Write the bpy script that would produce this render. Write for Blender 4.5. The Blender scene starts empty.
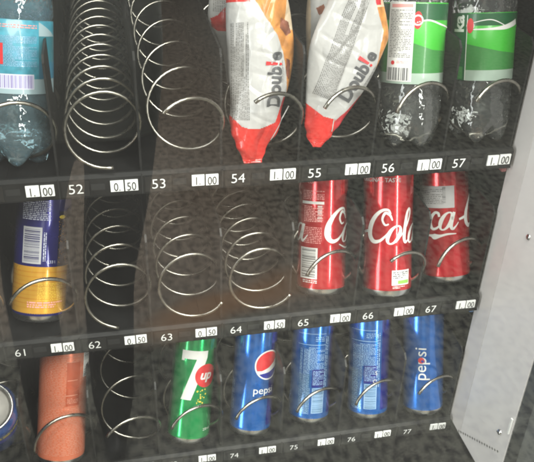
import bpy, bmesh, math, random
from mathutils import Vector, Matrix, noise
rnd = random.Random(7)
S = .075
X0 = 2.548
def col(c): return (c - X0) * S
ZR = {1: 1.111, 2: .92453, 3: .72502}
FLOOR_UP = .008                                   # tray floor above the middle of its price rail
scene = bpy.context.scene
COL = scene.collection

# ------------------------------------------------------------------ camera
CAM = Vector((0, -.6156, 1.4502))
RIGHT = Vector((.97926, -.19995, .03289)); UP = Vector((.0805, .533, .8423)); BACK = Vector((-.18594, -.82218, .538))
FPX = 745.63
cam = bpy.data.cameras.new('camera'); camo = bpy.data.objects.new('camera', cam); COL.objects.link(camo)
m = Matrix((RIGHT, UP, BACK)).transposed().to_4x4(); m.translation = CAM; camo.matrix_world = m
cam.sensor_width = 36; cam.lens = FPX / 534 * 36; cam.clip_start = .02; cam.clip_end = 200
cam.shift_x = 0; cam.shift_y = 0
scene.camera = camo
def ray(u, v):
    return ((u - 267) / FPX * RIGHT - (v - 231) / FPX * UP - BACK)

# ------------------------------------------------------------------ materials
def mat(name, color=(.5, .5, .5), rough=.5, metal=0., noise_amt=0., noise_scale=40., bump=0., bump_scale=120., coat=0., spec=.5, stretch=None, rough_var=0., fleck=None):
    M = bpy.data.materials.new(name); M.use_nodes = True
    nt = M.node_tree; b = nt.nodes['Principled BSDF']
    b.inputs['Base Color'].default_value = (*color, 1); b.inputs['Roughness'].default_value = rough
    b.inputs['Metallic'].default_value = metal; b.inputs['Specular IOR Level'].default_value = spec
    if coat: b.inputs['Coat Weight'].default_value = coat; b.inputs['Coat Roughness'].default_value = .03
    tc = nt.nodes.new('ShaderNodeTexCoord')
    vec = tc.outputs['Object']
    if stretch:
        mp = nt.nodes.new('ShaderNodeMapping'); mp.inputs['Scale'].default_value = stretch
        nt.links.new(vec, mp.inputs['Vector']); vec = mp.outputs['Vector']
    if noise_amt or rough_var:
        n = nt.nodes.new('ShaderNodeTexNoise'); n.inputs['Scale'].default_value = noise_scale; n.inputs['Detail'].default_value = 5
        nt.links.new(vec, n.inputs['Vector'])
    if noise_amt:
        r = nt.nodes.new('ShaderNodeValToRGB')
        r.color_ramp.elements[0].position = .3; r.color_ramp.elements[1].position = .7
        r.color_ramp.elements[0].color = (*[c * (1 - noise_amt) for c in color], 1)
        r.color_ramp.elements[1].color = (*[min(1, c * (1 + noise_amt)) for c in color], 1)
        nt.links.new(n.outputs['Fac'], r.inputs['Fac']); nt.links.new(r.outputs['Color'], b.inputs['Base Color'])
    if rough_var:
        mr = nt.nodes.new('ShaderNodeMapRange'); mr.inputs['To Min'].default_value = max(.02, rough - rough_var); mr.inputs['To Max'].default_value = rough + rough_var
        nt.links.new(n.outputs['Fac'], mr.inputs['Value']); nt.links.new(mr.outputs['Result'], b.inputs['Roughness'])
    if bump:
        n2 = nt.nodes.new('ShaderNodeTexNoise'); n2.inputs['Scale'].default_value = bump_scale; n2.inputs['Detail'].default_value = 3
        nt.links.new(vec, n2.inputs['Vector'])
        bp = nt.nodes.new('ShaderNodeBump'); bp.inputs['Strength'].default_value = bump; bp.inputs['Distance'].default_value = .002
        nt.links.new(n2.outputs['Fac'], bp.inputs['Height']); nt.links.new(bp.outputs['Normal'], b.inputs['Normal'])
    return M

M = {}
M['tray'] = mat('black_tray_plastic', (.006, .006, .006), .6, spec=.2, noise_amt=.4, noise_scale=60, bump=.1, rough_var=.1)
M['divider'] = mat('smoked_divider_plastic', (.007, .007, .007), .5, spec=.2, noise_amt=.3, noise_scale=50, rough_var=.12)
M['edge'] = mat('divider_edge', (.012, .012, .0118), .45, spec=.25, noise_amt=.5, noise_scale=90)
M['rail'] = mat('dark_rail_plastic', (.009, .009, .0088), .42, spec=.3, noise_amt=.35, noise_scale=45, rough_var=.1)
M['railtop'] = mat('grey_rail_lip', (.008, .008, .0078), .45, spec=.15, noise_amt=.3, noise_scale=45)
M['plate'] = mat('black_plate', (.012, .012, .012), .3)
M['white_ink'] = mat('white_ink', (.78, .78, .76), .5)
M['tagw'] = mat('white_tag_plastic', (.86, .86, .84), .45, noise_amt=.06, noise_scale=150)
M['ink'] = mat('black_ink', (.015, .015, .015), .5)
M['wire'] = mat('galvanised_wire', (.34, .32, .28), .3, 1., noise_amt=.18, noise_scale=160, rough_var=.1)
M['back'] = mat('black_lining', (.004, .004, .004), .8, spec=.1, noise_amt=.4, noise_scale=30)
M['wall'] = mat('white_painted_steel', (.77, .735, .73), .38, noise_amt=.05, noise_scale=14, bump=.04, bump_scale=300, rough_var=.08)
M['wall_fold'] = mat('white_painted_flange', (.68, .64, .63), .42, noise_amt=.05, noise_scale=14)
M['frame'] = mat('dark_door_frame', (.03, .032, .035), .35, noise_amt=.3, noise_scale=25, rough_var=.1)
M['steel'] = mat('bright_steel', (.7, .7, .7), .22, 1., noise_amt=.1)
M['lid'] = mat('dull_can_lid', (.2, .19, .175), .5, .8, noise_amt=.12, noise_scale=60)
M['alu'] = mat('can_aluminium', (.75, .75, .74), .28, 1., noise_amt=.06, noise_scale=80, rough_var=.05)
def canpaint(n, c, metal=.45, rough=.26): return mat(n, c, rough, metal, noise_amt=.07, noise_scale=35, coat=1., rough_var=.05)
M['red_can'] = canpaint('red_can_print', (.6, .012, .02), .55, .22)
M['green_can'] = canpaint('green_can_print', (.01, .5, .13), .7, .22)
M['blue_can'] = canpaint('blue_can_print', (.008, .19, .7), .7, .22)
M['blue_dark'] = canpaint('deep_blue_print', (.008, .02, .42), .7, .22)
M['blue_light'] = canpaint('light_blue_print', (.13, .36, .66), .7, .24)
M['navy_can'] = canpaint('navy_can_print', (.022, .02, .17), .5)
M['navy_dark'] = canpaint('dark_navy_print', (.012, .012, .03), .3)
M['yellow_can'] = canpaint('amber_can_print', (.8, .42, .05), .4)
M['amber_dark'] = canpaint('deep_amber_print', (.72, .32, .03), .4)
M['orange_can'] = canpaint('salmon_can_print', (.76, .2, .1), .4, .28)
M['salmon_light'] = canpaint('pale_salmon_print', (.8, .34, .23), .4, .28)
M['salmon_deep'] = canpaint('deep_salmon_print', (.66, .13, .055), .45, .26)
M['cobalt_can'] = canpaint('cobalt_can_print', (.02, .1, .42), .5)
M['print_white'] = mat('white_print', (.72, .71, .68), .42, noise_amt=.04)
M['print_grey'] = mat('grey_print', (.42, .42, .43), .5)
M['text_grey'] = mat('charcoal_print', (.07, .07, .075), .5)
M['fine_grey'] = mat('fine_grey_print', (.17, .165, .16), .55)
M['pink_text'] = mat('pale_red_print', (.72, .32, .3), .45)
M['pale_blue'] = mat('pale_blue_print', (.36, .55, .8), .35, .4, coat=.8)
M['logo_red'] = mat('bright_red_print', (.6, .025, .03), .42)
M['logo_navy'] = mat('navy_print', (.015, .02, .25), .4)
M['yellow'] = mat('yellow_print', (.75, .55, .06), .45)
M['lime'] = mat('lime_print', (.25, .5, .08), .45)
M['sticker'] = mat('grey_paper_sticker', (.52, .5, .5), .7, noise_amt=.05, noise_scale=90)
M['film_white'] = mat('white_bag_film', (.44, .43, .42), .26, noise_amt=.04, noise_scale=30, bump=.6, bump_scale=65, coat=.3)
M['film_red'] = mat('red_bag_film', (.52, .025, .02), .26, noise_amt=.2, noise_scale=40, bump=.8, bump_scale=80, coat=.5)
M['film_darkred'] = mat('dark_red_bag_film', (.4, .02, .03), .3, noise_amt=.15, noise_scale=40, coat=.4)
M['film_orange'] = mat('pastry_picture_film', (.5, .21, .055), .32, noise_amt=.45, noise_scale=70, bump=.2, coat=.3)
M['film_brown'] = mat('cocoa_picture_film', (.2, .07, .04), .32, noise_amt=.5, noise_scale=90, coat=.3)
M['film_cream'] = mat('cream_picture_film', (.55, .43, .3), .32, noise_amt=.2, noise_scale=90, coat=.3)
M['green_label'] = mat('green_bottle_label', (.05, .42, .035), .35, noise_amt=.06, coat=.3)
M['green_mid'] = mat('mid_green_label', (.04, .2, .045), .38, noise_amt=.1, coat=.3)
M['green_dark'] = mat('dark_green_label', (.01, .09, .03), .38, noise_amt=.1, coat=.3)
M['pale_label'] = mat('pale_green_film', (.34, .43, .36), .35, noise_amt=.1, coat=.3)
M['cyan_label'] = mat('cyan_bottle_label', (.05, .28, .38), .35, noise_amt=.3, noise_scale=150, coat=.3)
M['teal_label'] = mat('teal_label', (.03, .19, .24), .35, noise_amt=.15, coat=.3)
M['cyan_dark'] = mat('dark_cyan_print', (.03, .17, .27), .4)
M['violet'] = mat('violet_code_print', (.25, .2, .45), .4)
M['code_pale'] = mat('pale_code_ground', (.6, .62, .72), .4)
M['pale_blue_film'] = mat('pale_blue_film', (.34, .46, .5), .35, coat=.3)

def pet(name, tint, rough=.03, ior=1.42, clear=.955):
    Q = bpy.data.materials.new(name); Q.use_nodes = True
    nt = Q.node_tree; b = nt.nodes['Principled BSDF']
    b.inputs['Base Color'].default_value = (*tint, 1); b.inputs['Transmission Weight'].default_value = clear
    b.inputs['Roughness'].default_value = rough; b.inputs['IOR'].default_value = ior
    n = nt.nodes.new('ShaderNodeTexNoise'); n.inputs['Scale'].default_value = 75; n.inputs['Detail'].default_value = 2
    tc = nt.nodes.new('ShaderNodeTexCoord'); nt.links.new(tc.outputs['Object'], n.inputs['Vector'])
    bp = nt.nodes.new('ShaderNodeBump'); bp.inputs['Strength'].default_value = .5; bp.inputs['Distance'].default_value = .005; b.inputs['Coat Weight'].default_value = 1; nt.links.new(bp.outputs['Normal'], b.inputs['Coat Normal']); b.inputs['Coat Roughness'].default_value = .03
    nt.links.new(n.outputs['Fac'], bp.inputs['Height']); nt.links.new(bp.outputs['Normal'], b.inputs['Normal'])
    return Q
M['pet_clear'] = pet('clear_filled_bottle', (.93, .96, .94))
M['pet_blue'] = pet('bluish_filled_bottle', (.5, .76, .88), clear=.89)

# glass pane: thin-pane approximation, clear with mirror reflection and a little dust
G = bpy.data.materials.new('dusty_door_glass'); G.use_nodes = True
nt = G.node_tree; nt.nodes.remove(nt.nodes['Principled BSDF'])
out = nt.nodes['Material Output']
tr = nt.nodes.new('ShaderNodeBsdfTransparent'); tr.inputs['Color'].default_value = (.97, .98, .97, 1)
gl = nt.nodes.new('ShaderNodeBsdfGlossy'); gl.inputs['Roughness'].default_value = .0
fr = nt.nodes.new('ShaderNodeFresnel'); fr.inputs['IOR'].default_value = 1.5
mx = nt.nodes.new('ShaderNodeMixShader')
geo = nt.nodes.new('ShaderNodeNewGeometry'); ior = nt.nodes.new('ShaderNodeMapRange')
ior.inputs['To Min'].default_value = 1.5; ior.inputs['To Max'].default_value = 1 / 1.5      # same reflectance from both faces of the pane
nt.links.new(geo.outputs['Backfacing'], ior.inputs['Value']); nt.links.new(ior.outputs['Result'], fr.inputs['IOR'])
nt.links.new(fr.outputs['Fac'], mx.inputs['Fac']); nt.links.new(tr.outputs['BSDF'], mx.inputs[1]); nt.links.new(gl.outputs['BSDF'], mx.inputs[2])
df = nt.nodes.new('ShaderNodeBsdfDiffuse'); df.inputs['Color'].default_value = (.8, .79, .75, 1)
nz = nt.nodes.new('ShaderNodeTexNoise'); nz.inputs['Scale'].default_value = 9; nz.inputs['Detail'].default_value = 8
tcg = nt.nodes.new('ShaderNodeTexCoord'); nt.links.new(tcg.outputs['Object'], nz.inputs['Vector'])
mrg = nt.nodes.new('ShaderNodeMapRange'); mrg.inputs['From Min'].default_value = .3; mrg.inputs['From Max'].default_value = .75
mrg.inputs['To Min'].default_value = .003; mrg.inputs['To Max'].default_value = .010
nt.links.new(nz.outputs['Fac'], mrg.inputs['Value'])
mx2 = nt.nodes.new('ShaderNodeMixShader')
nt.links.new(mrg.outputs['Result'], mx2.inputs['Fac']); nt.links.new(mx.outputs['Shader'], mx2.inputs[1]); nt.links.new(df.outputs['BSDF'], mx2.inputs[2])
nt.links.new(mx2.outputs['Shader'], out.inputs['Surface'])
M['glass'] = G
M['tab_red'] = mat('dull_red_tab', (.3, .1, .1), .4)
M['tab_blue'] = mat('dull_blue_tab', (.06, .14, .28), .4)

# terrazzo floor (seen mirrored in the glass)
T = bpy.data.materials.new('speckled_terrazzo'); T.use_nodes = True
nt = T.node_tree; b = nt.nodes['Principled BSDF']; b.inputs['Roughness'].default_value = .55
tc = nt.nodes.new('ShaderNodeTexCoord')
vo = nt.nodes.new('ShaderNodeTexVoronoi'); vo.inputs['Scale'].default_value = 38
n1 = nt.nodes.new('ShaderNodeTexNoise'); n1.inputs['Scale'].default_value = 42; n1.inputs['Detail'].default_value = 6; n1.inputs['Roughness'].default_value = .65
n2 = nt.nodes.new('ShaderNodeTexNoise'); n2.inputs['Scale'].default_value = 1.3; n2.inputs['Detail'].default_value = 3
for q in (vo, n1, n2): nt.links.new(tc.outputs['Object'], q.inputs['Vector'])
r1 = nt.nodes.new('ShaderNodeValToRGB'); e = r1.color_ramp.elements
e[0].position = .42; e[0].color = (.012, .013, .011, 1); e[1].position = .53; e[1].color = (.205, .21, .18, 1)
nt.links.new(n1.outputs['Fac'], r1.inputs['Fac'])
r2 = nt.nodes.new('ShaderNodeValToRGB'); e = r2.color_ramp.elements
e[0].position = .1; e[0].color = (.16, .155, .14, 1); e[1].position = .34; e[1].color = (1, 1, 1, 1)
nt.links.new(vo.outputs['Distance'], r2.inputs['Fac'])
mm = nt.nodes.new('ShaderNodeMixRGB'); mm.blend_type = 'MULTIPLY'; mm.inputs['Fac'].default_value = .75
nt.links.new(r1.outputs['Color'], mm.inputs[1]); nt.links.new(r2.outputs['Color'], mm.inputs[2])
r3 = nt.nodes.new('ShaderNodeValToRGB'); e = r3.color_ramp.elements
e[0].position = .35; e[0].color = (.95, .9, .82, 1); e[1].position = .65; e[1].color = (.95, 1, .96, 1)
nt.links.new(n2.outputs['Fac'], r3.inputs['Fac'])
m3 = nt.nodes.new('ShaderNodeMixRGB'); m3.blend_type = 'MULTIPLY'; m3.inputs['Fac'].default_value = 1
nt.links.new(mm.outputs['Color'], m3.inputs[1]); nt.links.new(r3.outputs['Color'], m3.inputs[2])
# a browner strip of flooring further out
sx = nt.nodes.new('ShaderNodeSeparateXYZ'); nz2 = nt.nodes.new('ShaderNodeTexNoise'); nz2.inputs['Scale'].default_value = 5; nz2.inputs['Detail'].default_value = 4
nt.links.new(tc.outputs['Object'], nz2.inputs['Vector']); nt.links.new(tc.outputs['Object'], sx.inputs[0])
def node(op, a, bb):
    q_ = nt.nodes.new('ShaderNodeMath'); q_.operation = op
    for i_, v_ in enumerate((a, bb)):
        if isinstance(v_, (int, float)): q_.inputs[i_].default_value = v_
        else: nt.links.new(v_, q_.inputs[i_])
    return q_.outputs[0]
def sstep(v_, lo, hi):
    q_ = nt.nodes.new('ShaderNodeMapRange'); q_.interpolation_type = 'SMOOTHSTEP'
    q_.inputs['From Min'].default_value = lo; q_.inputs['From Max'].default_value = hi; nt.links.new(v_, q_.inputs['Value']); return q_.outputs['Result']
yy = node('ADD', sx.outputs['Y'], node('MULTIPLY', nz2.outputs['Fac'], .25))
xx_ = node('ADD', sx.outputs['X'], node('MULTIPLY', nz2.outputs['Fac'], .3))
msk = node('MULTIPLY', sstep(yy, -1.22, -1.42), sstep(xx_, 1.0, .55))
br = nt.nodes.new('ShaderNodeValToRGB'); e = br.color_ramp.elements
e[0].position = .4; e[0].color = (.15, .112, .08, 1); e[1].position = .56; e[1].color = (.42, .335, .26, 1)
nt.links.new(n1.outputs['Fac'], br.inputs['Fac'])
m4 = nt.nodes.new('ShaderNodeMixRGB'); nt.links.new(msk, m4.inputs['Fac']); nt.links.new(m3.outputs['Color'], m4.inputs[1]); nt.links.new(br.outputs['Color'], m4.inputs[2])
ln = node('ADD', node('ADD', sx.outputs['Y'], node('MULTIPLY', sx.outputs['X'], .36)), node('MULTIPLY', nz2.outputs['Fac'], .12))
msk2 = node('MULTIPLY', node('MULTIPLY', sstep(ln, -1.42, -1.34), sstep(ln, -1.20, -1.30)), node('MULTIPLY', sstep(sx.outputs['X'], -.05, .12), sstep(sx.outputs['X'], .75, .35)))
m5 = nt.nodes.new('ShaderNodeMixRGB'); nt.links.new(node('MULTIPLY', msk2, .75), m5.inputs['Fac']); nt.links.new(m4.outputs['Color'], m5.inputs[1]); m5.inputs[2].default_value = (.5, .25, .1, 1)
nt.links.new(m5.outputs['Color'], b.inputs['Base Color'])
M['floor'] = T

# ------------------------------------------------------------------ mesh helpers
def link(name, me, parent=None):
    o = bpy.data.objects.new(name, me); COL.objects.link(o)
    if parent is not None: o.parent = parent
    return o
def empty(name, loc=(0, 0, 0), rot=(0, 0, 0)):
    o = bpy.data.objects.new(name, None); COL.objects.link(o); o.location = loc; o.rotation_euler = rot
    o.empty_display_size = .02
    return o
def tag(o, label, cat, group=None):
    o['label'] = label; o['category'] = cat
    if group: o['group'] = group
    return o
class MB:
    """collects geometry with material slots and links it as one mesh"""
    def __init__(s): s.v = []; s.f = []; s.mi = []; s.mats = []; s.sm = []
    def slot(s, m):
        if m not in s.mats: s.mats.append(m)
        return s.mats.index(m)
    def add(s, verts, faces, m, smooth=False):
        k = len(s.v); s.v += [tuple(v) for v in verts]; i = s.slot(m)
        for f in faces: s.f.append([k + q for q in f]); s.mi.append(i); s.sm.append(smooth)
    def box(s, x0, x1, y0, y1, z0, z1, m):
        v = [(x, y, z) for x in (x0, x1) for y in (y0, y1) for z in (z0, z1)]
        s.add(v, [(0, 1, 3, 2), (4, 6, 7, 5), (0, 4, 5, 1), (2, 3, 7, 6), (0, 2, 6, 4), (1, 5, 7, 3)], m)
    def build(s, name, parent=None, bevel=0):
        me = bpy.data.meshes.new(name); me.from_pydata(s.v, [], s.f)
        for q in s.mats: me.materials.append(M[q])
        me.polygons.foreach_set('material_index', s.mi); me.polygons.foreach_set('use_smooth', s.sm)
        me.update()
        if bevel:
            bm = bmesh.new(); bm.from_mesh(me)
            bmesh.ops.bevel(bm, geom=list(bm.edges), offset=bevel, segments=2, affect='EDGES', profile=.6)
            bm.to_mesh(me); bm.free()
        return link(name, me, parent)

def tube(mb, pts, r, m, sides=8, cap=True):
    n = len(pts); vs = []
    pts = [Vector(p) for p in pts]
    up = Vector((0, 1, .1)).normalized()
    for i, p in enumerate(pts):
        t = (pts[min(i + 1, n - 1)] - pts[max(i - 1, 0)]).normalized()
        a = t.cross(up).normalized(); b2 = t.cross(a)
        rr = r[i] if isinstance(r, (list, tuple)) else r
        for k in range(sides):
            q = 2 * math.pi * k / sides; vs.append(p + rr * (math.cos(q) * a + math.sin(q) * b2))
    fs = []
    for i in range(n - 1):
        for k in range(sides):
            fs.append((i * sides + k, i * sides + (k + 1) % sides, (i + 1) * sides + (k + 1) % sides, (i + 1) * sides + k))
    if cap: fs += [tuple(range(sides))[::-1], tuple((n - 1) * sides + k for k in range(sides))]
    mb.add(vs, fs, m, True)

# ------------------------------------------------------------------ flat artwork: (verts2d, faces)
_txt = {}
def text2d(s, size, align='CENTER', bold=0., shear=0.):
    """lettering as a flat mesh; size = height of a capital"""
    key = (s, bold, shear)
    if key not in _txt:
        cu = bpy.data.curves.new('t', 'FONT'); cu.body = s; cu.size = 1; cu.resolution_u = 4; cu.offset = bold; cu.shear = shear
        o = bpy.data.objects.new('t', cu); COL.objects.link(o)
        dg = bpy.context.evaluated_depsgraph_get(); me = o.evaluated_get(dg).to_mesh()
        vs = [(v.co.x, v.co.y) for v in me.vertices]; fs = [tuple(p.vertices) for p in me.polygons]
        o.evaluated_get(dg).to_mesh_clear(); bpy.data.objects.remove(o); bpy.data.curves.remove(cu)
        _txt[key] = (vs, fs)
    vs, fs = _txt[key]
    xs = [v[0] for v in vs]; mx_, mn = max(xs), min(xs)
    off = {'CENTER': (mx_ + mn) / 2, 'LEFT': mn, 'RIGHT': mx_}[align]
    k = size / .73
    return [((x - off) * k, y * k) for x, y in vs], fs
def rect(x0, y0, x1, y1): return [(x0, y0), (x1, y0), (x1, y1), (x0, y1)], [(0, 1, 2, 3)]
def poly(pts): return list(pts), [tuple(range(len(pts)))]
def disc(cx, cy, rx, ry=None, n=40, a0=0, a1=360):
    ry = ry or rx
    return poly([(cx + rx * math.cos(math.radians(a0 + (a1 - a0) * i / n)), cy + ry * math.sin(math.radians(a0 + (a1 - a0) * i / n))) for i in range(n if a1 - a0 == 360 else n + 1)])
def ring(cx, cy, r0, r1, n=40):
    v = []; f = []
    for i in range(n):
        a = 2 * math.pi * i / n; v += [(cx + r0 * math.cos(a), cy + r0 * math.sin(a)), (cx + r1 * math.cos(a), cy + r1 * math.sin(a))]
    for i in range(n): j = (i + 1) % n; f.append((2 * i, 2 * i + 1, 2 * j + 1, 2 * j))
    return v, f
def xf(a, dx=0, dy=0, rot=0, k=1, kx=1):
    c, s_ = math.cos(math.radians(rot)), math.sin(math.radians(rot))
    return [((x * k * kx) * c - (y * k) * s_ + dx, (x * k * kx) * s_ + (y * k) * c + dy) for x, y in a[0]], a[1]
def join(*arts):
    V = []; F = []
    for v, f in arts:
        k = len(V); V += v; F += [tuple(q + k for q in g) for g in f]
    return V, F
def catmull(pts, n=8):
    P = [pts[0]] + list(pts) + [pts[-1]]; o = []
    for i in range(1, len(P) - 2):
        for j in range(n):
            t = j / n
            o.append(tuple(.5 * (2 * P[i][k] + (P[i + 1][k] - P[i - 1][k]) * t + (2 * P[i - 1][k] - 5 * P[i][k] + 4 * P[i + 1][k] - P[i + 2][k]) * t * t + (3 * P[i][k] - P[i - 1][k] - 3 * P[i + 1][k] + P[i + 2][k]) * t ** 3) for k in range(len(pts[0]))))
    o.append(tuple(pts[-1])); return o
def stroke(pts):
    """pen stroke through (x, y, width) points"""
    c = catmull(pts); v = []; f = []
    for i, (x, y, w) in enumerate(c):
        a = c[max(i - 1, 0)]; b2 = c[min(i + 1, len(c) - 1)]
        dx, dy = b2[0] - a[0], b2[1] - a[1]; L = math.hypot(dx, dy) or 1
        v += [(x - dy / L * w / 2, y + dx / L * w / 2), (x + dy / L * w / 2, y - dx / L * w / 2)]
    for i in range(len(c) - 1): f.append((2 * i + 1, 2 * i + 3, 2 * i + 2, 2 * i))
    return v, f
def fine_print(x0, y0, x1, y1, lh, fill=.55, seed=1):
    """rows of tiny words"""
    lh *= .78
    q = random.Random(seed); A = []
    y = y1 - lh
    while y > y0:
        x = x0 + q.random() * .3
        end = x1 if q.random() < .8 else x0 + (x1 - x0) * (.4 + .5 * q.random())
        while x < end:
            w = lh * (.5 + 2.4 * q.random() ** 1.6); A.append(rect(x, y, min(x + w, end), y + lh * fill)); x += w + lh * .45
        y -= lh
    return join(*A)
def barcode(x0, y0, x1, y1, seed=3, vertical=False):
    q = random.Random(seed); A = []
    a, e = (x0, x1) if not vertical else (y0, y1); p = a
    while p < e:
        w = q.choice((.35, .35, .7, 1.05)); g = q.choice((.4, .4, .8, 1.1))
        A.append(rect(p, y0, min(p + w, e), y1) if not vertical else rect(x0, p, x1, min(p + w, e))); p += w + g
    return join(*A)

def wrap(mb, art, m, fn, step=2.5):
    """cuts flat art into narrow strips and lays it on a surface: fn(x, y) -> point"""
    bm = bmesh.new()
    vs = [bm.verts.new((x, y, 0)) for x, y in art[0]]
    for f in art[1]:
        try: bm.faces.new([vs[i] for i in f])
        except ValueError: pass
    xs = [v[0] for v in art[0]]
    x = math.floor(min(xs) / step) * step + step
    while x < max(xs):
        bmesh.ops.bisect_plane(bm, geom=bm.verts[:] + bm.edges[:] + bm.faces[:], plane_co=(x, 0, 0), plane_no=(1, 0, 0)); x += step
    for f in bm.faces:
        if f.normal.z < 0: f.normal_flip()
    bm.verts.index_update()
    mb.add([fn(v.co.x, v.co.y) for v in bm.verts], [[v.index for v in f.verts] for f in bm.faces], m, True)
    bm.free()

def lathe(mb, prof, mats, n=64):
    """prof: (r, z); mats: one material name per segment"""
    vs = []
    for r, z in prof:
        for k in range(n):
            a = 2 * math.pi * k / n; vs.append((r * math.sin(a), -r * math.cos(a), z))
    base = len(mb.v); mb.v += vs
    for i in range(len(prof) - 1):
        si = mb.slot(mats[i] if not isinstance(mats, str) else mats)
        for k in range(n):
            mb.f.append([base + i * n + k, base + i * n + (k + 1) % n, base + (i + 1) * n + (k + 1) % n, base + (i + 1) * n + k]); mb.mi.append(si); mb.sm.append(True)

# ------------------------------------------------------------------ setting: floor
fl = MB(); fl.add([(-30, -30, 0), (30, -30, 0), (30, 30, 0), (-30, 30, 0)], [(0, 1, 2, 3)], 'floor')
o = fl.build('floor'); o['kind'] = 'structure'

# ------------------------------------------------------------------ vending machine
XW = .398; XL = -.226; YB = .56; ZT = 1.72; ZB = .30
vm = empty('vending_machine', (0, .2, 0))
tag(vm, 'glass fronted vending machine with black interior and white inner side wall', 'vending machine')
def part(mb, name, parent=vm, bevel=0):
    o = mb.build(name, None, bevel); o.parent = parent
    if parent is vm: o.location = (0, -.2, 0)
    return o
b = MB(); b.box(XL, XW, YB, YB + .02, ZB, ZT, 'back'); part(b, 'back_panel')
b = MB(); b.box(XL - .03, XL, -.115, YB + .02, ZB, ZT, 'back'); part(b, 'side_panel')
b = MB(); b.box(XL - .03, XW + .03, -.115, YB + .02, ZT, ZT + .03, 'back'); part(b, 'top_panel')
# delivery floor under the trays
b = MB(); b.box(XL, XW, -.115, YB, ZB - .02, ZB, 'back'); part(b, 'bottom_panel')
# right side wall: white liner in front of the trays, dark behind, folded edge, perforation and screw
b = MB()
ZL = .727
prof = [(.012, 0.0), (-.020, 0.0), (-.114, .0)]
b.box(XW, XW + .03, .012, YB + .02, ZB, ZT, 'back')
b.box(XW + .004, XW + .03, -.1145, .0115, ZB, ZL - .001, 'back')
b.box(XW - .001, XW + .03, -.020, .0115, ZL, ZT, 'wall_fold')
b.add([(XW - .001, -.0205, ZL), (XW - .0005, -.0205, ZT), (XW + .0005, -.112, ZT), (XW + .0005, -.112, ZL),
       (XW + .03, -.0205, ZL), (XW + .03, -.0205, ZT), (XW + .03, -.112, ZT), (XW + .03, -.112, ZL)],
      [(0, 1, 2, 3), (3, 2, 6, 7), (0, 3, 7, 4), (1, 5, 6, 2)], 'wall')
for i in range(17):
    t = i / 16; y = -.018 + t * (-.100 + .018); z = .7268 + .004 + t * (.7818 - .7268)
    xs = XW - .0013 + (-.0205 - y) / .0935 * .0015
    b.add([(xs - .0006, y - .0013, z - .0012), (xs - .0006, y + .0013, z - .0004), (xs - .0006, y + .0013, z + .0014), (xs - .0006, y - .0013, z + .0006)], [(0, 1, 2, 3)], 'ink')
wall = part(b, 'inner_side_wall')
b = MB()
for k in range(2):
    vs = [(0, 0, 0)]; 
sc_ = []
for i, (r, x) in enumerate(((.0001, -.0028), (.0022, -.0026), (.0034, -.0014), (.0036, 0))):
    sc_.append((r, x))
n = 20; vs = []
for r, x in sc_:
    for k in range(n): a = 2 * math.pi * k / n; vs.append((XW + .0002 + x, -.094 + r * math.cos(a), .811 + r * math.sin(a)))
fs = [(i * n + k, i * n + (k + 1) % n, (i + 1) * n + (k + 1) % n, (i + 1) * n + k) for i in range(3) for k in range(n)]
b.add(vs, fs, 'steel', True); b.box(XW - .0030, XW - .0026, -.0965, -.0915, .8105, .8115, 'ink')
part(b, 'screw_or_glint', wall)
b = MB(); b.add([(x + .0004, y + .0407, z + .238) for x, y, z in vs], fs, 'steel', True); part(b, 'screw_or_glint', wall)  # no second screw here: added steel disc standing for a lamp glint
wall.location = (0, -.2, 0)
# glass door
b = MB()
GY0, GY1 = -.139, -.134
b.box(XL + .01, .44, GY1 - .0045, GY1, .58, 1.66, 'glass'); part(b, 'glass_pane')
b = MB()
b.box(.3992, .445, -.133, -.1135, .3, 1.75, 'frame')          # inner jamb behind the pane
b.box(.4405, .50, -.150, -.1155, .3, 1.75, 'frame')
b.box(XL - .06, XL + .0095, -.150, -.1155, .3, 1.75, 'frame')
b.box(XL + .0095, .4405, -.150, -.1155, 1.661, 1.75, 'frame')
b.box(XL + .0095, .4405, -.150, -.1155, .3, .579, 'frame')
fr_ = part(b, 'door_frame')
b = MB(); b.box(XW - .0024, XW - .0003, -.1112, -.1082, .826, .849, 'tagw'); part(b, 'latch_plate', wall, .0003)
# outer cabinet
b = MB(); b.box(XL - .06, XL - .031, -.115, .60, .05, 1.78, 'frame'); b.box(XW + .031, .50, -.115, .60, .05, 1.78, 'frame')
b.box(XL - .03, XW + .03, .581, .60, .05, 1.78, 'frame'); b.box(XL - .03, XW + .03, -.115, .58, .05, .279, 'frame')
b.box(XL - .03, XW + .03, -.115, .58, 1.751, 1.78, 'frame')
part(b, 'cabinet_shell')
for x in (XL - .03, .45):
    for y in (-.06, .54):
        b = MB(); b.box(x - .025, x + .025, y - .025, y + .025, 0, .049, 'frame'); part(b, 'foot')

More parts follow.
